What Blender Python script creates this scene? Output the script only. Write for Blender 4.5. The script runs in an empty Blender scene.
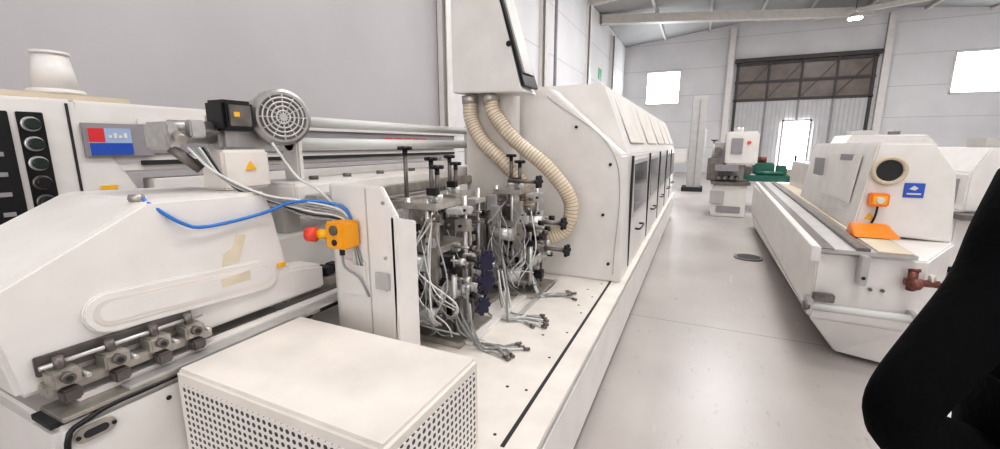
import bpy, bmesh, math, random
from mathutils import Vector, Matrix
random.seed(7)
S=bpy.context.scene
S.view_settings.view_transform='Standard'
try: S.view_settings.look='Medium High Contrast'
except Exception: pass
# ---------------------------------------------------------------- materials
MATS={}
def mat(name,col,rough=.5,metal=0,noise=0,nscale=6,spec=.5,emis=None,estr=0,bump=0,bscale=40):
    if name in MATS: return MATS[name]
    m=bpy.data.materials.new(name); m.use_nodes=True
    nt=m.node_tree; p=nt.nodes['Principled BSDF']
    p.inputs['Base Color'].default_value=(*col,1)
    p.inputs['Roughness'].default_value=rough
    p.inputs['Metallic'].default_value=metal
    p.inputs['Specular IOR Level'].default_value=spec
    if emis:
        p.inputs['Emission Color'].default_value=(*emis,1); p.inputs['Emission Strength'].default_value=estr
    tc=nt.nodes.new('ShaderNodeTexCoord')
    if noise:
        n=nt.nodes.new('ShaderNodeTexNoise'); n.inputs['Scale'].default_value=nscale; n.inputs['Detail'].default_value=5
        nt.links.new(tc.outputs['Object'],n.inputs['Vector'])
        r=nt.nodes.new('ShaderNodeValToRGB')
        r.color_ramp.elements[0].position=.3; r.color_ramp.elements[1].position=.65
        r.color_ramp.elements[0].color=(*[max(0,c*(1-noise)) for c in col],1)
        r.color_ramp.elements[1].color=(*[min(1,c*(1+noise*.25)) for c in col],1)
        nt.links.new(n.outputs['Fac'],r.inputs['Fac']); nt.links.new(r.outputs['Color'],p.inputs['Base Color'])
    if bump:
        n2=nt.nodes.new('ShaderNodeTexNoise'); n2.inputs['Scale'].default_value=bscale
        nt.links.new(tc.outputs['Object'],n2.inputs['Vector'])
        b=nt.nodes.new('ShaderNodeBump'); b.inputs['Strength'].default_value=bump; b.inputs['Distance'].default_value=.01
        nt.links.new(n2.outputs['Fac'],b.inputs['Height']); nt.links.new(b.outputs['Normal'],p.inputs['Normal'])
    MATS[name]=m; return m
W =mat('white_paint',(.80,.77,.745),.36,noise=.07,nscale=5)
W2=mat('bed_paint',(.80,.75,.70),.42,noise=.13,nscale=4)
WL=mat('light_grey_paint',(.50,.485,.47),.45,noise=.08)
GP=mat('grey_panel',(.33,.31,.33),.45,noise=.1)
BK=mat('black_plastic',(.012,.012,.014),.35)
DK=mat('dark_gap',(.03,.03,.032),.7)
ST=mat('steel',(.54,.51,.47),.42,.75,noise=.25,nscale=20)
STD=mat('dark_steel',(.21,.19,.18),.45,.7,noise=.3,nscale=18)
AL=mat('cast_aluminium',(.66,.65,.64),.38,.6,noise=.12,nscale=25)
MO=mat('motor_aluminium',(.58,.57,.56),.38,.75,noise=.15,nscale=25)
OR=mat('orange_plastic',(.90,.25,.02),.4,noise=.05)
OY=mat('amber_plastic',(.92,.40,.02),.4,noise=.05)
YE=mat('yellow_plastic',(.92,.50,.02),.4,noise=.05)
RD=mat('red_plastic',(.80,.08,.045),.3,noise=.05)
RL=mat('red_label',(.70,.05,.06),.4,noise=.05)
BL=mat('blue_label',(.03,.10,.50),.4,noise=.05)
BT=mat('blue_tube',(.04,.20,.58),.3)
NV=mat('navy_knob',(.016,.016,.045),.3)
GT=mat('grey_tube',(.32,.32,.32),.35)
WT=mat('white_tube',(.68,.68,.66),.35)
GN=mat('green_paint',(.03,.15,.11),.45,noise=.2)
HS=mat('hose_pvc',(.78,.69,.56),.25,noise=.12,nscale=12)
HR=mat('hose_rib',(.48,.35,.22),.3)
TP=mat('beige_stain',(.72,.64,.50),.5,noise=.2)
GL=mat('tinted_glass',(.10,.105,.11),.08,spec=.8)
BE=mat('beige_board',(.62,.54,.42),.6,noise=.1)
RU=mat('rusty_brass',(.22,.09,.07),.45,.5,noise=.4,nscale=25)
BRN=mat('brown_glazing',(.20,.165,.145),.3,noise=.25,nscale=2)
DS=mat('door_sheet',(.58,.58,.59),.5,noise=.08,nscale=2)
FR=mat('door_frame_paint',(.07,.06,.06),.5)
BEAM=mat('roof_steel_paint',(.66,.63,.59),.5,noise=.1)
ROOF=mat('roof_sheet',(.44,.44,.44),.6,noise=.1,nscale=1)
GLOW=mat('skylight_panel',(.9,.9,.9),.5,emis=(.97,.97,1),estr=1.5)  # glow for the added roof panels, no visible source
WINM=mat('window_daylight',(1,1,1),.5,emis=(.92,.97,1),estr=13)
WINF=mat('window_daylight_soft',(1,1,1),.5,emis=(.97,.97,1),estr=1.3)  # glow for the unseen window added behind the camera
LAMP=mat('lamp_glow',(1,1,1),.5,emis=(1,.97,.9),estr=45)
GRN=mat('green_button',(.018,.030,.025),.4)
SIG=mat('green_sign',(.02,.35,.15),.5)

def wallmat(name,col,line=1.2,axis='Z'):
    m=bpy.data.materials.new(name); m.use_nodes=True; nt=m.node_tree; p=nt.nodes['Principled BSDF']
    p.inputs['Roughness'].default_value=.7
    g=nt.nodes.new('ShaderNodeNewGeometry'); sp=nt.nodes.new('ShaderNodeSeparateXYZ'); nt.links.new(g.outputs['Position'],sp.inputs[0])
    n=nt.nodes.new('ShaderNodeTexNoise'); n.inputs['Scale'].default_value=.6; n.inputs['Detail'].default_value=4
    nt.links.new(g.outputs['Position'],n.inputs['Vector'])
    r=nt.nodes.new('ShaderNodeValToRGB'); r.color_ramp.elements[0].position=.3;r.color_ramp.elements[1].position=.7
    r.color_ramp.elements[0].color=(*[c*.93 for c in col],1); r.color_ramp.elements[1].color=(*[min(1,c*1.04) for c in col],1)
    nt.links.new(n.outputs['Fac'],r.inputs[0])
    d=nt.nodes.new('ShaderNodeMath'); d.operation='DIVIDE'; d.inputs[1].default_value=line; nt.links.new(sp.outputs[axis],d.inputs[0])
    f=nt.nodes.new('ShaderNodeMath'); f.operation='FRACT'; nt.links.new(d.outputs[0],f.inputs[0])
    l=nt.nodes.new('ShaderNodeMath'); l.operation='LESS_THAN'; l.inputs[1].default_value=.018; nt.links.new(f.outputs[0],l.inputs[0])
    mx=nt.nodes.new('ShaderNodeMix'); mx.data_type='RGBA'; nt.links.new(l.outputs[0],mx.inputs['Factor'])
    nt.links.new(r.outputs[0],mx.inputs['A']); mx.inputs['B'].default_value=(*[c*.72 for c in col],1)
    nt.links.new(mx.outputs['Result'],p.inputs['Base Color']); return m
WALLL=wallmat('wall_paint_grey',(.52,.50,.515),30)
WALLB=wallmat('wall_panel_white',(.79,.78,.79),1.5)

def perf(name,a,b,pitch=.025,r=.31):
    m=bpy.data.materials.new(name); m.use_nodes=True; nt=m.node_tree; p=nt.nodes['Principled BSDF']
    p.inputs['Roughness'].default_value=.4
    g=nt.nodes.new('ShaderNodeNewGeometry'); sp=nt.nodes.new('ShaderNodeSeparateXYZ'); nt.links.new(g.outputs['Position'],sp.inputs[0])
    def M(op,x,y=None):
        n=nt.nodes.new('ShaderNodeMath'); n.operation=op
        for i,v in enumerate((x,y)):
            if v is None: continue
            if isinstance(v,(int,float)): n.inputs[i].default_value=v
            else: nt.links.new(v,n.inputs[i])
        return n.outputs[0]
    cs=[]
    for ax in (a,b):
        f=M('FRACT',M('DIVIDE',M('ADD',sp.outputs[ax],10),pitch)); s=M('SUBTRACT',f,.5); cs.append(M('MULTIPLY',s,s))
    h=M('LESS_THAN',M('ADD',cs[0],cs[1]),r*r)
    mx=nt.nodes.new('ShaderNodeMix'); mx.data_type='RGBA'; nt.links.new(h,mx.inputs['Factor'])
    mx.inputs['A'].default_value=(.80,.765,.735,1); mx.inputs['B'].default_value=(.05,.045,.04,1)
    nt.links.new(mx.outputs['Result'],p.inputs['Base Color']); return m
PX=perf('perforated_sheet_front','X','Z'); PY=perf('perforated_sheet_side','Y','Z')

def floormat():
    m=bpy.data.materials.new('polished_concrete'); m.use_nodes=True; nt=m.node_tree; p=nt.nodes['Principled BSDF']
    g=nt.nodes.new('ShaderNodeNewGeometry')
    n=nt.nodes.new('ShaderNodeTexNoise'); n.inputs['Scale'].default_value=.7; n.inputs['Detail'].default_value=7; n.inputs['Roughness'].default_value=.55
    nt.links.new(g.outputs['Position'],n.inputs['Vector'])
    r=nt.nodes.new('ShaderNodeValToRGB'); r.color_ramp.elements[0].position=.3;r.color_ramp.elements[1].position=.7
    r.color_ramp.elements[0].color=(.37,.34,.325,1); r.color_ramp.elements[1].color=(.49,.45,.43,1)
    nt.links.new(n.outputs['Fac'],r.inputs[0])
    last=r.outputs[0]
    for sc,st,rot,lo,hi,c in ((14,.35,.5,.60,.76,(.27,.235,.215,1)),(9,.15,-.7,.64,.72,(.60,.57,.54,1)),(30,.6,1.2,.67,.73,(.22,.18,.16,1))):
        n2=nt.nodes.new('ShaderNodeTexNoise'); n2.inputs['Scale'].default_value=sc; n2.inputs['Detail'].default_value=6; n2.inputs['Roughness'].default_value=.7
        mp=nt.nodes.new('ShaderNodeMapping'); mp.inputs['Scale'].default_value=(1,st,1); mp.inputs['Rotation'].default_value=(0,0,rot)
        nt.links.new(g.outputs['Position'],mp.inputs[0]); nt.links.new(mp.outputs[0],n2.inputs['Vector'])
        r2=nt.nodes.new('ShaderNodeValToRGB'); r2.color_ramp.elements[0].position=lo;r2.color_ramp.elements[1].position=hi
        nt.links.new(n2.outputs['Fac'],r2.inputs[0])
        mx=nt.nodes.new('ShaderNodeMix'); mx.data_type='RGBA'; nt.links.new(r2.outputs[0],mx.inputs['Factor'])
        nt.links.new(last,mx.inputs['A']); mx.inputs['B'].default_value=c; last=mx.outputs['Result']
    sp=nt.nodes.new('ShaderNodeSeparateXYZ'); nt.links.new(g.outputs['Position'],sp.inputs[0])
    d=nt.nodes.new('ShaderNodeMath'); d.operation='DIVIDE'; d.inputs[1].default_value=4.1; nt.links.new(sp.outputs['Y'],d.inputs[0])
    f=nt.nodes.new('ShaderNodeMath'); f.operation='FRACT'; nt.links.new(d.outputs[0],f.inputs[0])
    l=nt.nodes.new('ShaderNodeMath'); l.operation='LESS_THAN'; l.inputs[1].default_value=.003; nt.links.new(f.outputs[0],l.inputs[0])
    m2=nt.nodes.new('ShaderNodeMix'); m2.data_type='RGBA'; nt.links.new(l.outputs[0],m2.inputs['Factor'])
    nt.links.new(last,m2.inputs['A']); m2.inputs['B'].default_value=(.22,.2,.19,1)
    nt.links.new(m2.outputs['Result'],p.inputs['Base Color'])
    mr=nt.nodes.new('ShaderNodeMapRange'); mr.inputs['To Min'].default_value=.24; mr.inputs['To Max'].default_value=.42
    nt.links.new(n.outputs['Fac'],mr.inputs['Value']); nt.links.new(mr.outputs[0],p.inputs['Roughness'])
    return m
FLOOR=floormat()

# ---------------------------------------------------------------- builder
class B:
    def __init__(s,name,parent=None):
        s.name=name; s.bm=bmesh.new(); s.mats=[]; s.parent=parent
    def mi(s,m):
        if m not in s.mats: s.mats.append(m)
        return s.mats.index(m)
    def add(s,t,m,smooth=False):
        i=s.mi(m)
        bmesh.ops.recalc_face_normals(t,faces=t.faces)
        for f in t.faces:
            f.material_index=i
            if smooth and len(f.verts)<=4: f.smooth=True
        me=bpy.data.meshes.new('t'); t.to_mesh(me); t.free(); s.bm.from_mesh(me); bpy.data.meshes.remove(me)
    def box(s,x0,x1,y0,y1,z0,z1,m,bv=.004,rot=None):
        t=bmesh.new(); bmesh.ops.create_cube(t,size=1)
        c=Vector(((x0+x1)/2,(y0+y1)/2,(z0+z1)/2)); d=(abs(x1-x0),abs(y1-y0),abs(z1-z0))
        bmesh.ops.scale(t,vec=d,verts=t.verts)
        bv=min(bv,min(d)*.4)
        if bv>.0005: bmesh.ops.bevel(t,geom=t.edges[:],offset=bv,segments=2,affect='EDGES')
        if rot: bmesh.ops.rotate(t,cent=(0,0,0),matrix=rot,verts=t.verts)
        bmesh.ops.translate(t,vec=c,verts=t.verts); s.add(t,m)
    def prism(s,poly,axis,lo,hi,m,bv=.006):
        t=bmesh.new()
        def P(a,b,c): return {'X':(c,a,b),'Y':(a,c,b),'Z':(a,b,c)}[axis]
        A=[t.verts.new(P(a,b,lo)) for a,b in poly]; C=[t.verts.new(P(a,b,hi)) for a,b in poly]
        n=len(poly); t.faces.new(A); t.faces.new(C[::-1])
        for i in range(n): t.faces.new([A[i],A[(i+1)%n],C[(i+1)%n],C[i]])
        bmesh.ops.recalc_face_normals(t,faces=t.faces)
        if bv>.0005: bmesh.ops.bevel(t,geom=t.edges[:],offset=bv,segments=2,affect='EDGES')
        s.add(t,m)
    def loft(s,r0,r1,m,bv=.006):
        t=bmesh.new(); A=[t.verts.new(v) for v in r0]; C=[t.verts.new(v) for v in r1]; n=len(r0)
        t.faces.new(A); t.faces.new(C[::-1])
        for i in range(n): t.faces.new([A[i],A[(i+1)%n],C[(i+1)%n],C[i]])
        bmesh.ops.recalc_face_normals(t,faces=t.faces)
        if bv>.0005: bmesh.ops.bevel(t,geom=t.edges[:],offset=bv,segments=2,affect='EDGES')
        s.add(t,m)
    def cyl(s,p0,p1,r,m,r2=None,seg=24,bv=0):
        p0=Vector(p0);p1=Vector(p1);d=p1-p0; t=bmesh.new()
        bmesh.ops.create_cone(t,cap_ends=True,segments=seg,radius1=r,radius2=r if r2 is None else r2,depth=d.length)
        if bv: bmesh.ops.bevel(t,geom=[e for e in t.edges if len([f for f in e.link_faces if len(f.verts)>4])],offset=bv,segments=2,affect='EDGES')
        bmesh.ops.rotate(t,cent=(0,0,0),matrix=d.to_track_quat('Z','Y').to_matrix(),verts=t.verts)
        bmesh.ops.translate(t,vec=(p0+p1)/2,verts=t.verts); s.add(t,m,True)
    def sph(s,c,r,m,sc=(1,1,1)):
        t=bmesh.new(); bmesh.ops.create_uvsphere(t,u_segments=20,v_segments=12,radius=r)
        bmesh.ops.scale(t,vec=sc,verts=t.verts); bmesh.ops.translate(t,vec=c,verts=t.verts); s.add(t,m,True)
    def tube(s,pts,r,m,step=.02,seg=10):
        pts=[Vector(p) for p in pts]; P=[]
        q=[2*pts[0]-pts[1]]+pts+[2*pts[-1]-pts[-2]]
        for i in range(1,len(q)-2):
            L=(q[i+1]-q[i]).length; k=max(3,int(L/step))
            for j in range(k):
                u=j/k; a,b,c,d=q[i-1:i+3]
                P.append(.5*((2*b)+(-a+c)*u+(2*a-5*b+4*c-d)*u*u+(-a+3*b-3*c+d)*u**3))
        P.append(pts[-1])
        t=bmesh.new(); rings=[]; N=None
        for i,p in enumerate(P):
            T=(P[min(i+1,len(P)-1)]-P[max(i-1,0)]).normalized()
            if N is None: N=T.cross(Vector((.3,.9,.2))).normalized()
            N=(N-T*N.dot(T)).normalized(); Bn=T.cross(N)
            rings.append([t.verts.new(p+r*(math.cos(6.2832*k/seg)*N+math.sin(6.2832*k/seg)*Bn)) for k in range(seg)])
        for a,b in zip(rings,rings[1:]):
            for k in range(seg): t.faces.new([a[k],a[(k+1)%seg],b[(k+1)%seg],b[k]])
        t.faces.new(rings[0]); t.faces.new(rings[-1]); s.add(t,m,True); return P
    def knob(s,p,d,r=.035,m=BK,lobes=6):
        p=Vector(p);d=Vector(d).normalized()
        s.cyl(p-d*.03,p,r*.35,m); s.cyl(p,p+d*.022,r*.7,m,bv=.003)
        q=d.to_track_quat('Z','Y')
        for k in range(lobes):
            a=6.2832*k/lobes; o=q@Vector((math.cos(a)*r*.75,math.sin(a)*r*.75,0))
            s.cyl(p+o+d*.001,p+o+d*.021,r*.32,m,seg=10,bv=.003)
    def done(s):
        me=bpy.data.meshes.new(s.name); s.bm.to_mesh(me); s.bm.free()
        for m in s.mats: me.materials.append(m)
        o=bpy.data.objects.new(s.name,me); S.collection.objects.link(o)
        if s.parent: o.parent=s.parent
        return o
def empty(name):
    o=bpy.data.objects.new(name,None); S.collection.objects.link(o); return o

# ---------------------------------------------------------------- room shell
XL,XR,YF,YB=-4.6,13.8,-8,28
b=B('floor'); b.box(XL-.2,XR+.2,YF-.2,YB+.2,-.15,0,FLOOR,0); b.done()
b=B('wall_left'); b.box(XL-.2,XL,YF,YB,0,7.5,WALLL,0); b.box(XL-.001,XL+.02,7.35,YB,0,7.5,WALLB,0)
b.done()
b=B('wall_back')
gab=[(XL-.2,0),(XR+.2,0),(XR+.2,7.5),(4.6,8.6),(XL-.2,7.5)]
b.prism(gab,'Y',YB,YB+.2,WALLB,0); b.done()
b=B('wall_front'); b.prism(gab,'Y',YF-.2,YF,WALLB,0); b.done()
b=B('wall_right'); b.box(XR,XR+.2,YF,YB,0,7.5,WALLB,0); b.done()
b=B('ceiling')
for x0,z0,x1,z1 in ((XL-.2,7.5,4.6,8.6),(4.6,8.6,XR+.2,7.5)):
    b.loft([(x0,YF-.2,z0),(x1,YF-.2,z1),(x1,YF-.2,z1+.15),(x0,YF-.2,z0+.15)],[(x0,YB+.2,z0),(x1,YB+.2,z1),(x1,YB+.2,z1+.15),(x0,YB+.2,z0+.15)],ROOF,0)
b.done()
b=B('roof_frame')
def zr(x): return 7.5+(1.1*(x-XL)/9.2 if x<4.6 else 1.1*(XR-x)/9.2)
def beam(b,p,q,w,h,m):
    p=Vector(p);q=Vector(q);d=(q-p); L=d.length
    t=bmesh.new(); bmesh.ops.create_cube(t,size=1); bmesh.ops.scale(t,vec=(w,h,L),verts=t.verts)
    bmesh.ops.rotate(t,cent=(0,0,0),matrix=d.to_track_quat('Z','Y').to_matrix(),verts=t.verts)
    bmesh.ops.translate(t,vec=(p+q)/2,verts=t.verts); b.add(t,m)
for y in (1.7,7.2,12.7,18.2):
    beam(b,(XL,y,7.3),(4.6,y,8.4),.2,.3,BEAM); beam(b,(4.6,y,8.4),(XR,y,7.3),.2,.3,BEAM)
for x in (-2.3,0,2.3,4.6,6.9,9.2,11.5):
    beam(b,(x,YF,zr(x)-.07),(x,YB,zr(x)-.07),.1,.12,BEAM)
beam(b,(XL+.05,20.6,7.25),(7.2,27.4,7.95),.38,.38,BEAM)
beam(b,(13.7,20.6,7.25),(4.6,27.4,7.95),.2,.2,BEAM)
b.done()
for i,y in enumerate((7.2,12.7,18.2,23.5)):
    b=B('wall_column' if i==0 else 'wall_column.%03d'%i); b.box(XL+.02,XL+.12,y-.15,y+.15,0,7.2,W,.0); b.box(XL+.12,XL+.2,y-.02,y+.02,0,7.2,WL,0)
    b.box(XL+.2,XL+.22,y-.15,y+.15,0,7.2,W,0); b.done()
for i,x in enumerate((1.2,8.0)):
    b=B('door_column' if i==0 else 'door_column.001'); b.box(x-.15,x+.15,YB-.22,YB-.2,0,zr(x)-.2,W,0); b.box(x-.02,x+.02,YB-.2,YB-.02,0,zr(x)-.2,WL,0);b.box(x-.15,x+.15,YB-.02,YB,0,zr(x)-.2,WL,0); b.done()
for i,x in enumerate((-2.29,11.49)):
    b=B('window_%d'%(i+1)); b.box(x-.9,x+.9,YB-.03,YB-.01,4.1,5.9,WINM,0)
    for dx in (-.93,.93): b.box(x+dx-.04,x+dx+.04,YB-.07,YB,4.05,5.95,W,0)
    for z in (4.07,5.93): b.box(x-.95,x+.95,YB-.07,YB,z-.04,z+.04,W,0)
    b.done()
b=B('door_1')
b.box(1.6,7.6,YB-.06,YB-.01,0,4.1,DS,0)
b.box(1.6,7.6,YB-.06,YB-.01,4.1,6.0,BRN,0)
for k in range(5): 
    x=1.6+6*k/4; w=.07 if k in (0,4) else .045
    b.box(x-w,x+w,YB-.13,YB-.05,0,6.05,FR if k in (0,4) else GP,0); b.box(x-w,x+w,YB-.14,YB-.13,4.1,6.0,FR,0)
for z in (4.1,5.05,6.0): b.box(1.5,7.7,YB-.13,YB-.05,z-.07,z+.07,FR,0)
for k in range(4):
    x=1.6+1.5*k; beam(b,(x,YB-.1,4.15),(x+1.5,YB-.1,5.95),.04,.04,FR)
for k in range(30): b.box(1.62+.2*k,1.65+.2*k,YB-.075,YB-.06,.1,4.0,WL,0)
b.box(1.42,7.78,YB-.3,YB-.06,6.1,6.3,FR,0)
b.done()
b=B('door_2'); b.box(4.05,5.2,YB-.16,YB-.145,.15,2.9,WINM,0)
for x in (4.0,5.25): b.box(x-.05,x+.05,YB-.2,YB-.145,0,3.0,WL,0)
b.box(3.95,5.3,YB-.2,YB-.145,2.9,3.0,WL,0); b.done()
b=B('window_3'); b.box(-2,9,YF+.01,YF+.03,1.2,6.5,WINF,0)  # unseen glowing window added behind the camera as fill light
for k in range(8): x=-2+11*k/7; b.box(x-.05,x+.05,YF,YF+.08,1.15,6.55,W,0)
for z in (1.17,3.0,4.8,6.53): b.box(-2.05,9.05,YF,YF+.08,z-.04,z+.04,W,0)
b.done()
n=0
for y0,y1 in ((-4,1.2),(2.4,6.7),(8,12),(14,17.6)):
    for x0,x1 in ((.4,2.0),(7.3,8.9)):
        b=B('skylight' if n==0 else 'skylight.%03d'%n); n+=1  # glowing roof panels added out of view for soft overhead light
        za,zb=zr(x0)-.02,zr(x1)-.02
        b.loft([(x0,y0,za),(x1,y0,zb),(x1,y0,zb+.015),(x0,y0,za+.015)],[(x0,y1,za),(x1,y1,zb),(x1,y1,zb+.015),(x0,y1,za+.015)],GLOW,0); b.done()
for i,(x,y) in enumerate(((5.6,24),(5.6,14),(-1.0,3.5))):
    b=B('high_bay_lamp' if i==0 else 'high_bay_lamp.%03d'%i); z=7.0
    b.cyl((x,y,z+.35),(x,y,zr(x)-.02),.015,BK,seg=8); b.cyl((x,y,z+.2),(x,y,z+.38),.09,AL)
    b.cyl((x,y,z),(x,y,z+.2),.27,AL,r2=.1); b.cyl((x,y,z-.03),(x,y,z),.25,LAMP); b.done()
b=B('exit_sign'); b.box(XL+.021,XL+.04,20.6,21.3,4.7,5.2,SIG,0); b.done()
b=B('wall_pipe'); b.cyl((XL+.32,13.2,0),(XL+.32,13.2,7.4),.05,GP,seg=12); b.done()

# ---------------------------------------------------------------- main edge bander
EB=empty('edge_banding_machine')
b=B('bed',EB)
b.box(-2.3,-.49,.62,10.6,.06,.5,W,.01); b.box(-2.25,-.53,.7,10.5,0,.07,DK,0)
b.box(-2.3,-.475,.60,10.62,.505,.52,DK,.001)
b.box(-2.3,-.46,.60,10.62,.52,.55,W2,.004)
b.box(-.49,-.47,.62,10.6,.10,.46,W,.004)
b.box(-.585,-.568,1.25,10.4,.5495,.5515,DK,0)
for k in range(14): b.cyl((-.63,1.3+.33*k,.549),(-.63,1.3+.33*k,.5515),.007,DK,seg=10)
for x,y in ((-.9,1.5),(-.72,1.62),(-1.0,1.75),(-.75,2.2),(-.68,2.75),(-.7,3.1)): b.cyl((x,y,.549),(x,y,.5515),.008,DK,seg=10)
b.box(-1.12,-1.06,1.9,2.9,.55,.575,W,.003); b.box(-1.0,-.97,2.3,3.2,.55,.565,WL,.002)
b.done()
b=B('sound_enclosure',EB)
b.prism([(-1.75,.55),(-.50,.55),(-.53,1.57),(-1.13,2.10),(-1.75,2.10)],'Y',3.36,3.62,W,.012)
b.prism([(-1.75,.55),(-.505,.55),(-.53,1.57),(-.76,2.15),(-1.75,2.15)],'Y',3.62,10.5,W,.012)
b.tube([(-.56,3.356,.62),(-.585,3.356,1.55),(-1.15,3.356,2.04)],.004,WL,seg=6)
for k,(x,z) in enumerate(((-.6,.7),(-.62,1.5),(-.9,1.79),(-.66,1.1),(-1.5,2.0))): b.cyl((x,3.345,z),(x,3.36,z),.012,BK,seg=10)
ys=[3.95,5.35,6.75,8.15,9.45]
for y in ys:
    def sx(z): return -.505-.025*(z-.55)/1.02
    b.loft([(sx(1.0)-.01,y,1.0),(sx(1.0)-.01,y+1.05,1.0),(sx(1.52)-.01,y+1.05,1.52),(sx(1.52)-.01,y,1.52)],[(sx(1.0)+.012,y,1.0),(sx(1.0)+.012,y+1.05,1.0),(sx(1.52)+.012,y+1.05,1.52),(sx(1.52)+.012,y,1.52)],AL,.002)
    b.loft([(sx(1.04),y+.04,1.04),(sx(1.04),y+1.01,1.04),(sx(1.48),y+1.01,1.48),(sx(1.48),y+.04,1.48)],[(sx(1.04)+.016,y+.04,1.04),(sx(1.04)+.016,y+1.01,1.04),(sx(1.48)+.016,y+1.01,1.48),(sx(1.48)+.016,y+.04,1.48)],GL,0)
    b.box(-.52,-.50,y-.17,y-.15,.58,1.56,DK,0)
    b.tube([(-.5,y+.2,.86),(-.46,y+.2,.86),(-.46,y+.5,.86),(-.5,y+.5,.86)],.01,BK,seg=8)
    b.loft([(-.56,y,1.67),(-.56,y+1.05,1.67),(-.73,y+1.05,2.07),(-.73,y,2.07)],[(-.552,y,1.67),(-.552,y+1.05,1.67),(-.722,y+1.05,2.07),(-.722,y,2.07)],W2,.002)
b.box(-1.5,-1.0,4.2,4.7,2.15,2.2,W,.01)
b.done()
b=B('pressure_beam',EB)
b.box(-2.25,-1.85,1.3,3.4,.55,1.2,W,.01)
b.box(-2.15,-1.8,1.45,3.36,1.32,1.46,W,.015)
b.box(-1.8,-1.72,1.5,3.36,1.34,1.40,ST,.006)
b.box(-2.05,-1.9,1.45,1.55,1.2,1.34,WL); b.box(-2.05,-1.9,3.1,3.2,1.2,1.34,WL)
for y in (1.7,1.95,2.25,2.6,2.9): b.cyl((-1.95,y,1.46),(-1.95,y,1.48),.025,STD)
for k in range(26): b.box(-1.86,-1.76,1.34+.075*k,1.40+.075*k,.96,1.0,DK,.006)
b.box(-1.87,-1.74,1.3,3.3,.9,.955,ST,.004)
b.done()
b=B('adjusting_shafts',EB)
b.cyl((-2.0,1.6,1.777),(-2.0,3.9,1.777),.03,WT); b.cyl((-2.0,1.6,1.655),(-2.0,3.9,1.655),.035,WT)
for y in (1.62,3.6): b.box(-2.06,-1.94,y-.02,y+.02,1.46,1.83,W,.01)
b.done()
b=B('infeed_casing',EB)
b.prism([(.40,.93),(.36,1.24),(.78,1.465),(1.23,1.45),(1.30,1.08),(1.5,1.05),(1.5,.93)],'X',-2.3,-1.70,W,.014)
def stadium(b,y0,y1,z0,z1,x0,x1,m,bv=.003,n=8,slope=-.05):
    r=(z1-z0)/2; zc=(z0+z1)/2; P=[]
    for k in range(n+1): a=-math.pi/2+math.pi*k/n; P.append((y1-r+r*math.cos(a),zc+r*math.sin(a)))
    for k in range(n+1): a=math.pi/2+math.pi*k/n; P.append((y0+r+r*math.cos(a),zc+r*math.sin(a)))
    P=[(y,z+slope*(y-y0)) for y,z in P]
    b.prism(P,'X',x0,x1,m,bv)
stadium(b,.56,1.23,1.05,1.19,-1.705,-1.685,W,.006)
stadium(b,.585,1.205,1.075,1.165,-1.687,-1.683,W2,.001)
stadium(b,.60,1.19,1.088,1.152,-1.684,-1.682,W,.0)
b.prism([(1.0,1.17),(1.07,1.175),(1.11,1.28),(1.07,1.29),(1.05,1.24),(1.01,1.22)],'X',-1.70,-1.698,TP,0)
b.prism([(.98,1.09),(1.10,1.09),(1.10,1.13),(.98,1.125)],'X',-1.683,-1.6815,TP,0)
b.box(-1.70,-1.694,1.24,1.28,1.10,1.12,YE,0)
b.done()
b=B('infeed_rail',EB)
b.box(-2.3,-1.58,.42,1.32,.10,.86,W,.02)
b.box(-1.72,-1.575,.44,1.35,.87,.885,ST,.003); b.box(-1.69,-1.64,.5,1.7,.885,.905,W,.003)
b.box(-1.72,-1.60,.42,1.8,.855,.872,DK,.001)
b.box(-1.63,-1.575,.6,1.8,.885,.897,AL,.002)
b.tube([(-1.577,.435,.2),(-1.577,.435,.76),(-1.577,.50,.855),(-1.577,.7,.868),(-1.577,1.3,.868)],.008,BK,seg=8)
stadium(b,.455,.555,.785,.835,-1.582,-1.572,ST,.002,slope=0)
stadium(b,.475,.535,.798,.822,-1.574,-1.569,DK,.001,slope=0)
for y in (.463,.547): b.cyl((-1.573,y,.81),(-1.567,y,.81),.006,BK,seg=8)
for y in (.7,.9): b.cyl((-1.582,y,.80),(-1.577,y,.80),.008,DK,seg=10)
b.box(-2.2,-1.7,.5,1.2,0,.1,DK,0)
b.done()
b=B('clamp_assembly',EB)
b.box(-1.70,-1.685,.44,.86,.985,1.045,STD,.003)
b.box(-1.70,-1.64,.44,.90,.93,.965,ST,.004)
for i,y in enumerate((.45,.57,.69,.80)):
    b.box(-1.69,-1.62,y,y+.065,.955,1.005,ST,.006); b.cyl((-1.655,y+.03,1.0),(-1.655,y+.03,1.04),.013,STD,seg=12)
    b.cyl((-1.63,y+.03,.985),(-1.60,y+.03,.985),.016,STD,seg=12); b.cyl((-1.6,y+.03,.985),(-1.595,y+.03,.985),.008,DK,seg=6)
    b.box(-1.645,-1.605,y+.01,y+.055,.91,.95,STD,.006)
    b.cyl((-1.67,y+.075,.97),(-1.61,y+.075,.97),.007,AL,seg=8)
b.cyl((-1.66,.44,1.02),(-1.66,.88,1.02),.007,AL,seg=10)
b.done()
b=B('upright_bracket',EB)
b.prism([(-1.56,.55),(-1.20,.55),(-1.17,1.34),(-1.25,1.47),(-1.56,1.47)],'Y',1.44,1.465,W,.006)
b.prism([(1.44,.55),(1.60,.55),(1.60,1.30),(1.44,1.34)],'X',-1.205,-1.185,W,.004)
b.box(-1.56,-1.54,1.44,1.62,.55,1.47,W,.004)
b.box(-1.34,-1.335,1.435,1.44,.6,1.46,WL,0)
b.box(-1.52,-1.36,1.43,1.44,.95,1.12,W,.003)
for z in (1.4,1.15,1.0): b.cyl((-1.24,1.432,z),(-1.24,1.44,z),.008,ST,seg=8)
b.box(-1.30,-1.22,1.425,1.44,1.0,1.08,WL,.003)
b.done()
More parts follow.
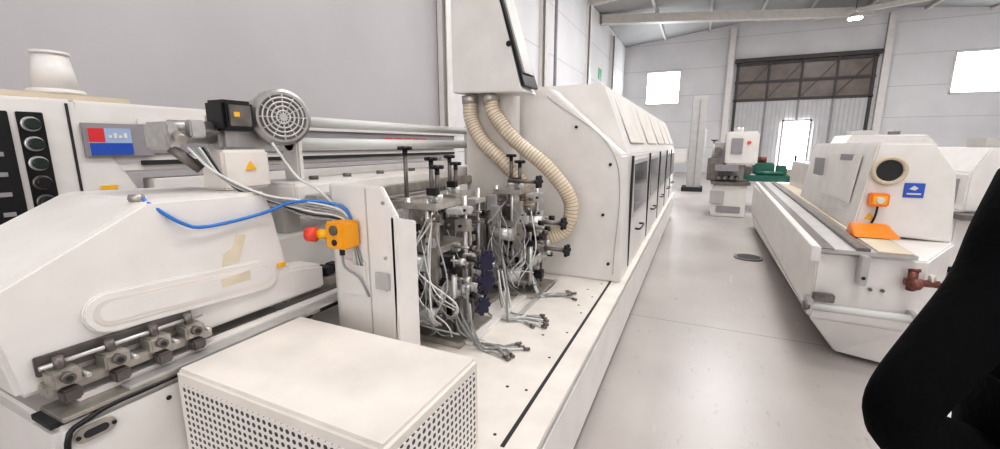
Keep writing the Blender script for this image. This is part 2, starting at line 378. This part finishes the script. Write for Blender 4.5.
# processing units
def unit(name,ox,oy,seed):
    rd=random.Random(seed); b=B(name,EB)
    b.box(ox-.28,ox+.18,oy-.18,oy+.22,.55,.585,ST,.004)
    b.box(ox-.30,ox-.24,oy-.18,oy+.2,.585,1.28,ST,.006)
    b.box(ox-.24,ox+.05,oy+.17,oy+.2,.585,1.15,ST,.004)
    for dx,dy in ((-.18,-.12),(-.05,-.12),(-.18,.1),(.06,.1)):
        b.cyl((ox+dx,oy+dy,.585),(ox+dx,oy+dy,1.36),.014,AL,seg=14)
    b.box(ox-.20,ox+.02,oy-.14,oy+.14,1.30,1.335,ST,.004)
    b.box(ox+.02,ox+.12,oy-.04,oy+.1,1.27,1.30,AL,.004)
    b.box(ox-.22,ox+.04,oy-.15,oy+.14,1.06,1.10,ST,.004)
    b.box(ox-.20,ox+.10,oy-.14,oy-.06,.84,.92,ST,.006)
    b.box(ox-.24,ox-.16,oy-.16,oy-.10,1.12,1.29,AL,.006)
    b.box(ox-.21,ox-.12,oy-.20,oy-.16,.62,1.22,AL,.006)
    b.box(ox-.02,ox+.05,oy-.19,oy-.15,.9,1.26,ST,.006)
    b.cyl((ox-.08,oy-.02,.93),(ox-.08,oy-.02,1.20),.058,STD,bv=.006)
    b.cyl((ox-.08,oy-.02,1.20),(ox-.08,oy-.02,1.22),.064,AL)
    b.cyl((ox-.12,oy-.20,.72),(ox+.06,oy-.20,.72),.05,AL,bv=.005); b.cyl((ox+.06,oy-.2,.72),(ox+.09,oy-.2,.72),.03,STD)
    b.cyl((ox-.18,oy-.21,1.02),(ox-.0,oy-.21,1.02),.045,AL,bv=.005)
    for k in range(5):
        x=ox-.2+.08*k+rd.uniform(-.01,.01); y=oy-.17+rd.uniform(0,.04); z=.60+rd.uniform(0,.2); h=rd.uniform(.14,.3)
        b.cyl((x,y,z),(x,y,z+h),.017,AL,seg=14); b.box(x-.022,x+.022,y-.022,y+.022,z+h,z+h+.035,BK,.003); b.cyl((x,y,z+h),(x,y,z+h+.1),.006,ST,seg=8)
    for k in range(30):
        x=ox+rd.uniform(-.24,.14); y=oy+rd.uniform(-.2,.05); z=rd.uniform(.62,1.3); w=rd.uniform(.016,.042)
        b.box(x-w,x+w,y-w*.7,y+w*.7,z-w*.8,z+w*.8,rd.choice([ST,ST,STD,AL,AL,STD,BK,WL]),.004)
        b.cyl((x,y-w*.7,z),(x,y-w*.7-.02,z),.008,rd.choice([BK,ST]),seg=8)
    for k in range(8):
        z=rd.uniform(.75,1.25); y=oy+rd.uniform(-.15,.1)
        b.cyl((ox+.02,y,z),(ox+.2,y,z),.008,ST,seg=10); b.cyl((ox+.16,y,z),(ox+.2,y,z),.018,rd.choice([BK,STD,AL]),seg=14,bv=.003)
    for dy in (-.1,.0,.1):
        b.cyl((ox+.1,oy+dy,.78),(ox+.1,oy+dy,.86),.036,AL,bv=.004); b.cyl((ox+.1,oy+dy,.6),(ox+.1,oy+dy,.95),.01,STD,seg=8)
    for dx,dy,h in ((-.02,-.06,1.52),(-.14,.06,1.56)):
        b.cyl((ox+dx,oy+dy,1.33),(ox+dx,oy+dy,h),.013,STD,seg=12); b.knob((ox+dx,oy+dy,h),(0,0,1),.04)
        b.cyl((ox+dx,oy+dy,1.335),(ox+dx,oy+dy,1.38),.03,AL)
    b.box(ox-.05,ox+.01,oy-.13,oy-.09,1.38,1.42,BK,.004)
    for k in range(17):
        p0=Vector((ox+rd.uniform(-.2,.12),oy-.18,rd.uniform(.9,1.32))); p3=Vector((ox+rd.uniform(-.1,.17),oy-.15-rd.uniform(0,.1),rd.uniform(.58,.8)))
        m1=p0.lerp(p3,.35)+Vector((rd.uniform(-.08,.13),-rd.uniform(.04,.17),rd.uniform(-.1,.05))); m2=p0.lerp(p3,.75)+Vector((rd.uniform(-.1,.14),-rd.uniform(.03,.13),-.04))
        b.tube([p0,m1,m2,p3],rd.choice([.003,.004,.005]),rd.choice([WT,WT,GT,GT,GT]),seg=6)
    return b
b=unit('trimming_unit',-1.28,2.02,3)
for z in (.90,1.02): 
    b.cyl((-1.14,2.0,z),(-1.02,2.0,z),.015,STD); b.knob((-1.03,2.0,z),(1,-.3,0),.065,NV,7)
b.knob((-1.0,1.9,.80),(1,-.4,0),.05,NV,7)
b.cyl((-1.62,2.1,1.30),(-1.62,2.1,1.63),.013,STD); b.box(-1.8,-1.5,2.05,2.15,1.28,1.31,ST); b.knob((-1.62,2.1,1.62),(0,0,1),.045)
b.done()
b=unit('pressure_unit',-1.42,2.45,11); b.done()
b=unit('pressing_roller_unit',-1.15,2.9,5)
for p in ((-.83,2.8,1.11),(-.80,2.8,.92),(-1.0,2.75,1.40)):
    b.cyl((p[0]-.22,p[1],p[2]),p,.015,STD,seg=12); b.knob(p,(1,-.2,0),.045)
b.cyl((-1.1,2.8,1.11),(-.97,2.8,1.11),.04,AL); b.cyl((-1.1,2.8,.92),(-.95,2.8,.92),.03,STD)
b.done()
b=B('pneumatic_lines',EB)
rd=random.Random(4)
for (ex,ey) in ((-.80,1.95),(-.84,2.38),(-.80,2.88)):
    for k in range(7):
        s0=Vector((-1.12+rd.uniform(-.1,.05),ey+.0+rd.uniform(-.03,.12),.80+rd.uniform(-.1,.15)))
        e=Vector((ex+rd.uniform(-.05,.06),ey+rd.uniform(-.11,.07),.562))
        m1=s0+Vector((.06,-.06,-.16)); m2=Vector((-1.0+rd.uniform(-.03,.03),ey-.05+rd.uniform(-.06,.06),.565)); m3=m2.lerp(e,.5)+Vector((0,rd.uniform(-.04,.04),0))
        b.tube([s0,m1,m2,m3,e],.0065,rd.choice([GT,GT,WT]),seg=6)
        d=(e-m3).normalized(); b.cyl(e,e+d*.035,.009,STD,seg=8)
b.done()
b=B('cables',EB)
b.tube([(-1.74,.78,1.475),(-1.71,.80,1.44),(-1.68,.87,1.37),(-1.675,.95,1.345),(-1.68,1.17,1.36),(-1.62,1.28,1.40),(-1.55,1.36,1.40),(-1.46,1.42,1.37),(-1.42,1.432,1.30)],.007,BT,seg=8)
b.cyl((-1.76,.76,1.47),(-1.73,.785,1.47),.014,ST)
for k in range(6):
    o=.014*k
    b.tube([(-1.86,1.02+o,1.64),(-1.8,1.08+o,1.54-o),(-1.68,1.2+o,1.44-o*.8),(-1.58,1.33,1.40-o),(-1.44,1.425-.002*k,1.33-o*.6),(-1.41+.008*k,1.43,1.1)],.005,(WT,GT,GT,WT,BK,GT)[k],seg=6)
b.tube([(-1.8,1.35,1.66),(-1.74,1.42,1.5),(-1.6,1.42,1.44),(-1.45,1.43,1.30),(-1.42,1.43,1.1)],.006,WT,seg=6)
b.done()
b=B('perforated_guard_cabinet')
x0,x1,y0,y1,zt=-1.56,-.66,.72,1.23,.90
b.box(x0,x1,y0,y1,.552,zt,W2,.012)
b.box(x0,x1,y0,y0+.03,.02,.548,W,.006)
b.box(x0+.04,x1-.03,y0-.003,y0,.1,zt-.045,PX,0)
b.box(x1,x1+.003,y0+.03,y1-.03,.57,zt-.04,PY,0)
b.done()
b=B('emergency_stop_button')
b.box(-1.485,-1.375,1.33,1.43,1.195,1.315,OY,.008)
b.cyl((-1.485,1.36,1.255),(-1.53,1.33,1.255),.022,YE); b.cyl((-1.53,1.33,1.255),(-1.575,1.30,1.255),.036,RD,r2=.03,bv=.006)
b.cyl((-1.43,1.33,1.28),(-1.43,1.322,1.28),.022,STD); b.cyl((-1.43,1.33,1.225),(-1.43,1.325,1.225),.014,BK)
b.cyl((-1.43,1.37,1.195),(-1.43,1.37,1.16),.012,BK)
b.tube([(-1.43,1.37,1.17),(-1.43,1.38,1.10),(-1.38,1.41,1.05),(-1.35,1.44,.95)],.006,GT,seg=6)
b.done()
b=B('electric_motor')
c=Vector((-1.86,1.45,1.78)); ax=Vector((.93,-.37,0)).normalized(); q=ax.to_track_quat('Z','Y')
b.cyl(c-ax*.20,c-ax*.02,.098,MO,seg=32)
for k in range(28):
    a=6.2832*k/28; o=q@Vector((math.cos(a),math.sin(a),0)); p=c+o*.108
    beam(b,p-ax*.19,p-ax*.03,.008,.006,MO)
b.cyl(c-ax*.22,c-ax*.195,.115,MO,seg=32,bv=.004)
b.cyl(c-ax*.04,c+ax*.055,.132,MO,seg=40,bv=.015)
b.cyl(c+ax*.054,c+ax*.0565,.105,STD,seg=36)
for r in (.03,.05,.07,.09):
    P=[c+ax*.058+(q@Vector((math.cos(6.2832*k/24)*r,math.sin(6.2832*k/24)*r,0))) for k in range(25)]
    b.tube(P,.0048,AL,step=.03,seg=5)
for k in range(12):
    a=6.2832*k/12; o=q@Vector((math.cos(a),math.sin(a),0)); beam(b,c+ax*.058+o*.012,c+ax*.058+o*.108,.007,.005,AL)
b.cyl(c+ax*.055,c+ax*.061,.018,AL)
b.box(-1.96,-1.83,1.16,1.30,1.71,1.84,BK,.012); b.box(-1.83,-1.822,1.18,1.28,1.73,1.82,STD,.004)
b.box(-1.823,-1.82,1.20,1.225,1.77,1.79,YE,0)
b.box(-2.05,-1.93,1.2,1.5,1.62,1.80,MO,.02)
b.cyl((-2.0,1.0,1.70),(-2.0,1.22,1.70),.045,MO,bv=.006)
b.cyl((-1.93,1.0,1.72),(-1.93,1.18,1.72),.03,MO); b.box(-2.04,-1.88,.96,1.01,1.63,1.74,MO,.01)
b.cyl((-1.9,.98,1.64),(-1.86,1.06,1.55),.02,STD); b.cyl((-1.88,1.0,1.69),(-1.82,.98,1.67),.018,ST)
b.box(-1.90,-1.86,1.04,1.10,1.68,1.75,MO,.006)
b.box(-2.0,-1.84,1.14,1.36,1.455,1.63,W2,.012)
b.prism([(1.235,1.54),(1.285,1.54),(1.26,1.58)],'X',-1.838,-1.834,YE,0)
b.done()
b=B('machine_control_panel')
b.prism([(-1.79,2.05),(-1.19,2.03),(-1.22,2.08),(-1.40,2.72),(-1.50,3.0),(-1.80,3.0)],'Y',2.95,3.22,W,.008)
b.loft([(-1.205,2.955,2.07),(-1.195,3.215,2.07),(-1.49,3.215,2.99),(-1.49,2.955,2.99)],[(-1.185,2.955,2.075),(-1.175,3.215,2.075),(-1.47,3.215,2.995),(-1.47,2.955,2.995)],BK,.004)
b.loft([(-1.215,2.99,2.17),(-1.215,3.18,2.17),(-1.44,3.18,2.9),(-1.44,2.99,2.9)],[(-1.197,2.99,2.17),(-1.197,3.18,2.17),(-1.425,3.18,2.9),(-1.425,2.99,2.9)],WL,.002)
b.cyl((-1.31,2.945,2.37),(-1.31,2.95,2.37),.02,BK)
b.box(-1.77,-1.36,3.12,3.30,.56,2.05,W,.008)
b.box(-1.75,-1.42,3.114,3.12,1.0,1.95,W2,.001)
b.done()
def hose(name,pts,r=.05):
    b=B(name); P=b.tube(pts,r,HS,step=.012,seg=18)
    for i in range(2,len(P)-2,2):
        d=(P[i+1]-P[i-1]).normalized(); b.cyl(P[i]-d*.003,P[i]+d*.003,r*1.05,HR,seg=18)
    for p,d in ((pts[0],Vector(pts[1])-Vector(pts[0])),(pts[-1],Vector(pts[-1])-Vector(pts[-2]))):
        d.normalize(); p=Vector(p); b.cyl(p-d*.03,p+d*.03,r*1.15,ST)
    b.done()
hose('suction_hose',[(-1.50,3.03,2.0),(-1.46,3.03,1.88),(-1.30,3.05,1.69),(-1.03,3.08,1.47),(-.86,3.12,1.22),(-.91,3.12,1.0),(-1.1,3.08,.90)],.056)
hose('suction_hose.001',[(-1.68,3.03,2.0),(-1.67,3.03,1.85),(-1.57,3.03,1.68),(-1.40,3.05,1.52),(-1.25,3.1,1.34),(-1.2,3.1,1.15)],.056)

# ---------------------------------------------------------------- second machine behind
SM=empty('panel_edging_machine')
b=B('body',SM)
b.prism([(.3,0),(.3,1.86),(.94,1.87),(1.05,1.87),(1.32,1.30),(1.34,0)],'X',-3.7,-2.82,W,.012)
b.box(-3.7,-2.85,1.2,7.0,0,1.15,W,.01)
b.box(-3.6,-2.83,1.05,4.7,1.50,1.87,W,.012)
b.box(-2.83,-2.815,1.36,4.65,1.60,1.76,GP,.003)
b.box(-2.83,-2.81,1.3,4.65,1.54,1.565,DK,.002)
b.box(-2.95,-2.83,1.35,4.6,1.12,1.46,W,.004)
b.box(-2.82,-2.80,1.3,6.5,1.76,1.79,W,.004)
b.box(-2.822,-2.815,1.02,1.03,.8,1.85,DK,0)
b.done()
b=B('labels',SM)
b.box(-2.815,-2.80,1.06,1.36,1.59,1.76,GP,.002)
b.box(-2.80,-2.797,1.08,1.26,1.60,1.735,W,0); b.box(-2.797,-2.794,1.08,1.145,1.665,1.735,RL,0); b.box(-2.797,-2.794,1.08,1.26,1.60,1.66,BL,0)
b.box(-2.797,-2.794,1.145,1.26,1.66,1.735,mat('pale_blue_label',(.38,.50,.70),.4),0)
for k in range(4): b.box(-2.794,-2.792,1.16+.022*k,1.174+.022*k,1.685,1.70+.012*(k%2),W,0)
for k in range(5): b.box(-2.815,-2.81,3.35+.15*k,3.45+.15*k,1.65,1.72,RL,0)
b.box(-2.815,-2.81,1.1,1.17,1.42,1.44,YE,0); b.box(-2.815,-2.81,1.1,1.17,1.37,1.42,WL,0)
b.box(-2.815,-2.81,2.3,2.38,1.66,1.7,YE,0)
b.done()
b=B('button_panel',SM)
b.box(-2.82,-2.808,.70,.82,1.25,1.80,BK,.003)
b.box(-2.82,-2.812,.845,.935,1.25,1.80,BK,.003)
for k in range(6):
    z=1.745-.09*k; b.cyl((-2.812,.885,z),(-2.795,.885,z),.034,AL if k<3 else STD,seg=20,bv=.003); b.cyl((-2.795,.885,z),(-2.77,.885,z),.026,GRN if k<3 else BK,seg=20,bv=.003)
for k in range(5): b.box(-2.808,-2.80,.74,.78,1.33+.09*k,1.35+.09*k,GP,.001)
b.done()
b=B('dust_funnel')
fy=1.10
b.cyl((-3.1,fy,1.935),(-3.1,fy,2.11),.095,W,r2=.068,seg=32); b.cyl((-3.1,fy,1.905),(-3.1,fy,1.935),.115,W,bv=.006); b.cyl((-3.1,fy,2.11),(-3.1,fy,2.125),.075,W)
b.box(-3.3,-2.95,.5,1.35,1.875,1.905,BE,.004); b.done()

# ---------------------------------------------------------------- right machine
RM=empty('edge_trimming_machine')
b=B('lower_body',RM)
top=[(.87,3.80,.86),(1.49,3.78,.86),(1.95,4.6,.86),(2.05,9.8,.86),(1.05,9.9,.86)]
mid=[(.87,3.80,.34),(1.46,3.78,.34),(1.92,4.6,.34),(2.0,9.8,.34),(1.05,9.9,.34)]
bot=[(1.10,3.95,.03),(1.40,3.85,.03),(1.85,4.6,.03),(1.95,9.7,.03),(1.12,9.8,.03)]
b.loft(mid,top,W,.012); b.loft(bot,mid,W,.012)
b.done()
b=B('infeed_table',RM)
b.loft([(.83,3.74,.87),(1.42,3.74,.87),(1.75,10.0,.87),(1.10,10.0,.87)],[(.83,3.74,.90),(1.42,3.74,.90),(1.75,10.0,.90),(1.10,10.0,.90)],WL,.003)
b.loft([(.81,3.72,.80),(.87,3.72,.80),(1.14,10.0,.80),(1.08,10.0,.80)],[(.81,3.72,.915),(.87,3.72,.915),(1.14,10.0,.915),(1.08,10.0,.915)],W,.006)
b.loft([(.87,3.73,.90),(.95,3.73,.90),(1.22,10.0,.90),(1.14,10.0,.90)],[(.87,3.73,.906),(.95,3.73,.906),(1.22,10.0,.906),(1.14,10.0,.906)],STD,0)
b.loft([(1.08,3.74,.90),(1.16,3.74,.90),(1.44,10.0,.90),(1.36,10.0,.90)],[(1.08,3.74,.925),(1.16,3.74,.925),(1.44,10.0,.925),(1.36,10.0,.925)],STD,.003)
b.loft([(1.20,3.74,.90),(1.40,3.74,.90),(1.68,10.0,.90),(1.48,10.0,.90)],[(1.20,3.74,.91),(1.40,3.74,.91),(1.68,10.0,.91),(1.48,10.0,.91)],BE,.003)
b.done()
b=B('upper_body',RM)
b.loft([(1.27,4.6,.90),(1.93,4.6,.86),(1.88,4.6,1.42),(1.71,4.6,1.67),(1.36,4.6,1.67)],[(1.40,7.5,.90),(2.2,7.5,.86),(2.15,7.5,1.42),(1.98,7.5,1.67),(1.50,7.5,1.67)],W,.015)
b.box(1.6,2.2,7.5,9.6,.86,1.35,W,.01)
b.loft([(1.305,4.9,1.12),(1.33,6.0,1.12),(1.37,6.0,1.56),(1.345,4.9,1.56)],[(1.29,4.9,1.12),(1.315,6.0,1.12),(1.355,6.0,1.56),(1.33,4.9,1.56)],W,.003)
b.box(1.33,1.36,5.1,5.5,1.50,1.56,GP,.003)
b.box(1.30,1.34,6.1,6.4,1.3,1.5,GP,.004)
P=(1.45,4.6,1.44)
pts=[(P[0]+.105*math.cos(6.2832*j/24),4.575,P[2]+.105*math.sin(6.2832*j/24)) for j in range(25)]
b.tube(pts,.018,BE,step=.03,seg=10)
b.cyl((1.45,4.585,1.44),(1.45,4.598,1.44),.10,BE,seg=32); b.cyl((1.455,4.582,1.44),(1.455,4.586,1.44),.088,DK,seg=32)
b.box(1.57,1.70,4.59,4.60,1.22,1.34,BL,.002); b.box(1.59,1.68,4.587,4.59,1.245,1.258,WT,0)
b.prism([(1.60,1.29),(1.63,1.32),(1.66,1.30),(1.64,1.28)],'Y',4.587,4.59,WT,0)
b.box(1.34,1.47,4.52,4.60,1.14,1.25,OR,.01); b.cyl((1.405,4.52,1.195),(1.405,4.505,1.195),.028,WT,bv=.004); b.box(1.36,1.45,4.515,4.52,1.16,1.23,YE,.002)
b.prism([(1.34,1.02),(1.41,1.02),(1.375,1.08)],'Y',4.594,4.6,YE,0)
b.tube([(1.405,4.55,1.14),(1.405,4.57,1.05),(1.38,4.58,.95)],.008,BK,seg=6)
b.done()
b=B('orange_guard',RM); b.loft([(1.20,4.25,.915),(1.50,4.25,.915),(1.50,4.5,.915),(1.20,4.5,.915)],[(1.22,4.45,1.0),(1.44,4.45,1.0),(1.48,4.5,1.0),(1.22,4.5,1.0)],OR,.006); b.done()
b=B('roller_bar',RM)
b.cyl((.83,3.70,.46),(1.47,3.70,.46),.028,WT,bv=.004)
b.box(.82,.86,3.67,3.80,.40,.52,WL,.006); b.box(1.42,1.46,3.67,3.80,.42,.50,WL,.006); b.cyl((.80,3.70,.46),(.84,3.70,.46),.035,STD)
b.box(.86,.99,3.70,3.76,.50,.56,STD,.006); b.box(1.10,1.15,3.68,3.76,.66,.88,WL,.006)
b.cyl((1.125,3.675,.72),(1.125,3.68,.72),.012,BK)
for x in (1.2,1.27): b.cyl((x,3.76,.62),(x,3.775,.62),.012,STD,seg=10)
b.done()
b=B('regulator_valve',RM)
b.cyl((1.36,3.72,.72),(1.54,3.72,.72),.025,RU); b.cyl((1.40,3.72,.66),(1.40,3.72,.80),.028,RU,bv=.004); b.sph((1.40,3.66,.72),.04,RU); b.cyl((1.50,3.72,.70),(1.50,3.72,.78),.02,ST); b.knob((1.57,3.72,.72),(1,0,0),.035,RU)
b.cyl((1.37,3.72,.80),(1.43,3.70,.81),.012,RU); b.done()

# ---------------------------------------------------------------- background machines
b=B('gantry_upright')
b.box(-.35,.12,16.8,17.3,0,3.35,WL,.02); b.box(-.12,-.08,16.79,16.8,.2,3.2,GP,0); b.box(-.9,-.35,16.9,17.2,1.0,1.5,W,.02); b.box(-.5,.2,16.6,17.5,0,.15,DK,.01)
b.box(.12,.2,16.9,17.1,1.2,2.2,AL,.01); b.done()
b=B('panel_sander')
b.box(.35,1.05,11.0,12.0,0,.75,W,.02); b.box(.55,1.2,11.1,12.0,1.2,1.95,W,.04); b.box(.35,1.0,11.6,12.0,.75,1.7,WL,.01)
b.box(.3,1.1,10.9,12.0,.75,.82,STD,.01); b.cyl((.4,11.6,1.5),(.4,11.5,1.5),.1,STD); b.cyl((1.0,11.1,1.7),(1.0,11.06,1.7),.04,RD)
b.box(.65,.88,11.06,11.1,1.45,1.8,GP,.01); b.box(.3,.6,10.95,11.0,.3,.6,WL,.01)
b.box(.35,.85,11.07,11.6,1.05,1.2,GP,.01); b.box(.45,.95,10.98,11.0,.1,.25,GP,.01)
b.box(.2,.45,11.2,11.5,.82,1.35,STD,.02); b.cyl((.3,11.3,1.35),(.3,11.3,1.75),.03,AL); b.knob((.3,11.3,1.75),(0,0,1),.07,BK)
b.cyl((.8,11.5,1.95),(.8,11.5,2.05),.1,AL)
for k in range(4): b.cyl((.45+.13*k,10.95,.9),(.45+.13*k,11.5,.9),.04,STD,seg=12)
b.done()
b=B('roller_conveyor_table')
b.box(.95,2.6,12.3,12.45,.75,.9,GN,.01); b.box(.95,2.6,13.4,13.55,.75,.9,GN,.01)
for k in range(12): b.cyl((1.05+.13*k,12.4,.86),(1.05+.13*k,13.4,.86),.045,GN if k%2 else AL,seg=12)
for x in (1.05,2.5):
    for y in (12.37,13.47): b.box(x-.05,x+.05,y-.05,y+.05,0,.75,GN,.005)
b.box(1.3,1.75,12.6,13.2,.92,1.2,GN,.03); b.cyl((1.5,12.9,1.2),(1.5,12.9,1.35),.1,RU)
b.box(1.0,1.25,12.5,12.9,.9,1.1,STD,.02); b.box(2.0,2.5,12.6,13.0,.9,1.05,BE,.02); b.cyl((2.2,12.8,1.05),(2.2,12.8,1.4),.03,BK)
b.box(1.8,2.0,12.5,12.8,.9,1.15,GN,.02); b.cyl((1.1,12.7,1.1),(1.1,12.7,1.45),.025,RD); b.cyl((1.35,12.45,.95),(1.9,12.45,.95),.05,GN)
b.done()
def bgm(name,x,y,w,d,h):
    b=B(name)
    b.box(x,x+w,y,y+d,.1,h*.5,W,.02); b.box(x+.1,x+w-.1,y+.1,y+d-.1,0,.1,DK,0)
    b.prism([(x+.1,h*.5),(x+w-.05,h*.5),(x+w-.05,h*.85),(x+w-.3,h),(x+.25,h),(x+.1,h*.8)],'Y',y+.1,y+d,W,.02)
    b.box(x-.05,x+w+.05,y-.25,y+.12,h*.46,h*.5,STD,.005)
    b.box(x+.4,x+w*.6,y+.09,y+.1,h*.6,h*.8,GL,.002); b.box(x+w*.7,x+w*.85,y+.07,y+.1,h*.6,h*.78,GP,.004)
    b.cyl((x+w*.78,y+.07,h*.55),(x+w*.78,y+.05,h*.55),.04,RD)
    b.box(x+.09,x+.10,y+.3,y+d-.3,h*.55,h*.75,GP,0); b.box(x+.3,x+.8,y+.4,y+.8,h,h+.12,WL,.01); b.cyl((x+w*.6,y+.5,h),(x+w*.6,y+.5,h+.1),.12,STD)
    for k in range(3): b.knob((x+.3+.25*k,y-.0,h*.4),(0,-1,0),.05,BL)
    b.done()
bgm('planer_machine',3.0,7.2,1.9,1.5,1.62)
bgm('drilling_machine',3.2,13.5,2.0,1.6,1.9)
bgm('band_saw_bench',5.1,10.2,2.4,1.5,1.8)
bgm('boring_machine',7.8,12.5,2.4,1.6,1.85)
b=B('floor_drain_cover'); b.cyl((.78,7.03,.001),(.78,7.03,.02),.19,STD,seg=32); b.cyl((.78,7.03,.02),(.78,7.03,.024),.15,DK,seg=32); b.done()

# ---------------------------------------------------------------- person (black coat)
COAT=mat('black_coat',(.005,.005,.006),.9,spec=.1,bump=.3,bscale=60)
TRO=mat('dark_trousers',(.015,.016,.022),.85,spec=.2); SKIN=mat('skin',(.55,.33,.24),.5,noise=.05,nscale=30)
HAIR=mat('dark_hair',(.02,.014,.01),.6,bump=.6,bscale=120); SHOE=mat('black_shoe',(.02,.018,.016),.4); EYE=mat('eye_white',(.8,.8,.78),.2)
PE=empty('person')
def skin(name,V,E,m,sub=2,parent=PE):
    me=bpy.data.meshes.new(name); me.from_pydata([v[:3] for v in V],E,[]); o=bpy.data.objects.new(name,me); S.collection.objects.link(o); o.parent=parent
    me.materials.append(m); md=o.modifiers.new('s','SKIN')
    for i,v in enumerate(V):
        r=v[3]; me.skin_vertices[0].data[i].radius=(r if isinstance(r,tuple) else (r,r))
        me.skin_vertices[0].data[i].use_root=(i==0)
    md.use_smooth_shade=True; su=o.modifiers.new('u','SUBSURF'); su.levels=sub; su.render_levels=sub; return o
px,py=.82,1.20
coat=[(px,py,.98,(.25,.17)),(px,py,1.15,(.24,.16)),(px,py,1.34,(.22,.15)),(px,py,1.50,(.18,.13)),(px,py,1.61,(.085,.085)),
 (px-.20,py-.03,1.55,.11),(px-.265,py-.08,1.38,.075),(px-.44,py-.22,1.16,.060),(px-.42,py-.20,1.09,.062),(px-.28,py-.08,1.01,.075),(px-.17,py-.0,.95,.055),
 (px+.20,py,1.53,.11),(px+.30,py+.02,1.24,.08),(px+.30,py+.10,.98,.055),
 (px,py,.78,(.25,.18))]
skin('coat',coat,[(0,1),(1,2),(2,3),(3,4),(3,5),(5,6),(6,7),(7,8),(8,9),(9,10),(3,11),(11,12),(12,13),(0,14)],COAT)
skin('trousers',[(px,py,.92,(.15,.11)),(px-.10,py,.80,.095),(px-.11,py+.01,.48,.07),(px-.11,py-.01,.10,.055),(px+.10,py,.80,.095),(px+.11,py+.01,.48,.07),(px+.12,py-.01,.10,.055)],[(0,1),(1,2),(2,3),(0,4),(4,5),(5,6)],TRO)
for i,sx_ in enumerate((-.11,.12)):
    b=B('shoe_%d'%(i+1),PE); x=px+sx_
    b.box(x-.045,x+.045,py-.08,py+.19,.0,.03,SHOE,.012); b.sph((x,py+.1,.045),.05,SHOE,(.95,1.9,.8)); b.sph((x,py-.02,.06),.05,SHOE,(.95,1.2,1.1)); b.done()
b=B('head',PE); hz=1.79; hy=py+.02
t=bmesh.new(); bmesh.ops.create_uvsphere(t,u_segments=32,v_segments=20,radius=1)
for v in t.verts:
    x,y,z=v.co; w=.075*(1-.22*max(0,-z)**1.5); v.co=Vector((x*w,y*.095*(1-.12*max(0,-z)),z*.12))
    if y>.6 and abs(x)<.25 and -.25<z<.12: v.co.y+=.018*(1-abs(x)/.25)*(1-abs(z+.12)/.3)
    if y>.5 and .05<z<.3 and .2<abs(x)<.6: v.co.y-=.006
bmesh.ops.translate(t,vec=(px,hy,hz),verts=t.verts); b.add(t,SKIN,True)
b.cyl((px,py,1.56),(px,py+.01,1.71),.055,SKIN)
for sx_ in (-1,1):
    b.sph((px+sx_*.03,hy+.082,hz+.012),.012,EYE); b.sph((px+sx_*.03,hy+.091,hz+.012),.006,HAIR)
    b.sph((px+sx_*.076,hy-.005,hz-.005),.03,SKIN,(.3,.6,1)); b.sph((px+sx_*.03,hy+.088,hz+.035),.018,HAIR,(1,.3,.2))
b.sph((px,hy+.082,hz-.058),.022,RL,(1,.3,.25)); b.sph((px,hy-.012,hz+.03),.1,HAIR,(.84,.98,1.02)); b.done()
def hand(name,w,d,side):
    w=Vector(w); d=Vector(d).normalized(); s=Vector((0,1,0)); s=(s-d*s.dot(d)).normalized(); n=d.cross(s)
    V=[(*w,.022),(*(w+d*.05),(.032,.018)),(*(w+d*.085),(.034,.014))]; E=[(0,1),(1,2)]
    skin(name+'_palm',V,E,SKIN,2)
    for k,(o,L) in enumerate(((-.028,.06),(-.009,.072),(.010,.066),(.028,.05))):
        r=w+d*.07+s*o; a=r+d*L*.45+n*side*.005; c=a+d*L*.33+n*side*.014; e=c+d*L*.2+n*side*.02
        skin(name+'_finger_%d'%(k+1),[(*r,.009),(*a,.0088),(*c,.008),(*e,.007)],[(0,1),(1,2),(2,3)],SKIN,2)
    r=w+d*.03+s*.022; a=r+d*.025+s*.024+n*side*.01; c=a+d*.03+s*.008+n*side*.012
    skin(name+'_thumb',[(*r,.012),(*a,.0105),(*c,.008)],[(0,1),(1,2)],SKIN,2)
hand('hand_right',(px+.30,py+.12,.93),(0,.15,-1),-1)
hand('hand_left',(px-.15,py+.02,.93),(.35,.25,-1),1)

# ---------------------------------------------------------------- lights
def area(name,loc,rot,sx,sy,e,col=(1,1,1)):
    l=bpy.data.lights.new(name,'AREA'); l.shape='RECTANGLE'; l.size=sx; l.size_y=sy; l.energy=e; l.color=col
    o=bpy.data.objects.new(name,l); o.location=loc; o.rotation_euler=rot; S.collection.objects.link(o)
area('skylight_sun_1',(1.2,-1.4,8.0),(0,0,0),1.6,5,150,(1,.975,.94))  # this and the other roof lamps: added overhead fill, no visible source
area('skylight_sun_2',(1.2,4.5,8.0),(0,0,0),1.6,4.2,150,(1,.975,.945))
area('skylight_sun_3',(1.2,10,8.0),(0,0,0),1.6,4,145,(1,.985,.96))
area('skylight_sun_4',(8.1,5,8.0),(0,0,0),1.6,9,220,(1,.99,.98))
area('skylight_sun_5',(8.1,15.5,8.0),(0,0,0),1.6,5,440,(.99,.985,1))
area('skylight_sun_6',(1.2,16,8.0),(0,0,0),1.6,3.4,390,(.99,.985,1))
area('daylight_window',(3.5,YF+.1,3.9),(math.radians(90),0,0),11,5.3,150,(1,.975,.945))  # added fill lamp in front of the unseen window behind the camera
w=bpy.data.worlds.new('World'); S.world=w; w.use_nodes=True; w.node_tree.nodes['Background'].inputs[0].default_value=(.8,.88,1,1); w.node_tree.nodes['Background'].inputs[1].default_value=1

# ---------------------------------------------------------------- camera
cd=bpy.data.cameras.new('camera'); cam=bpy.data.objects.new('camera',cd); S.collection.objects.link(cam)
cd.sensor_width=36; cd.lens=36*420/1000; cd.clip_start=.03; cd.clip_end=200
yaw=math.radians(25.07); pit=math.radians(10.72)
cam.location=(0,0,1.65); cam.rotation_euler=(math.pi/2-pit,0,yaw)
S.camera=cam
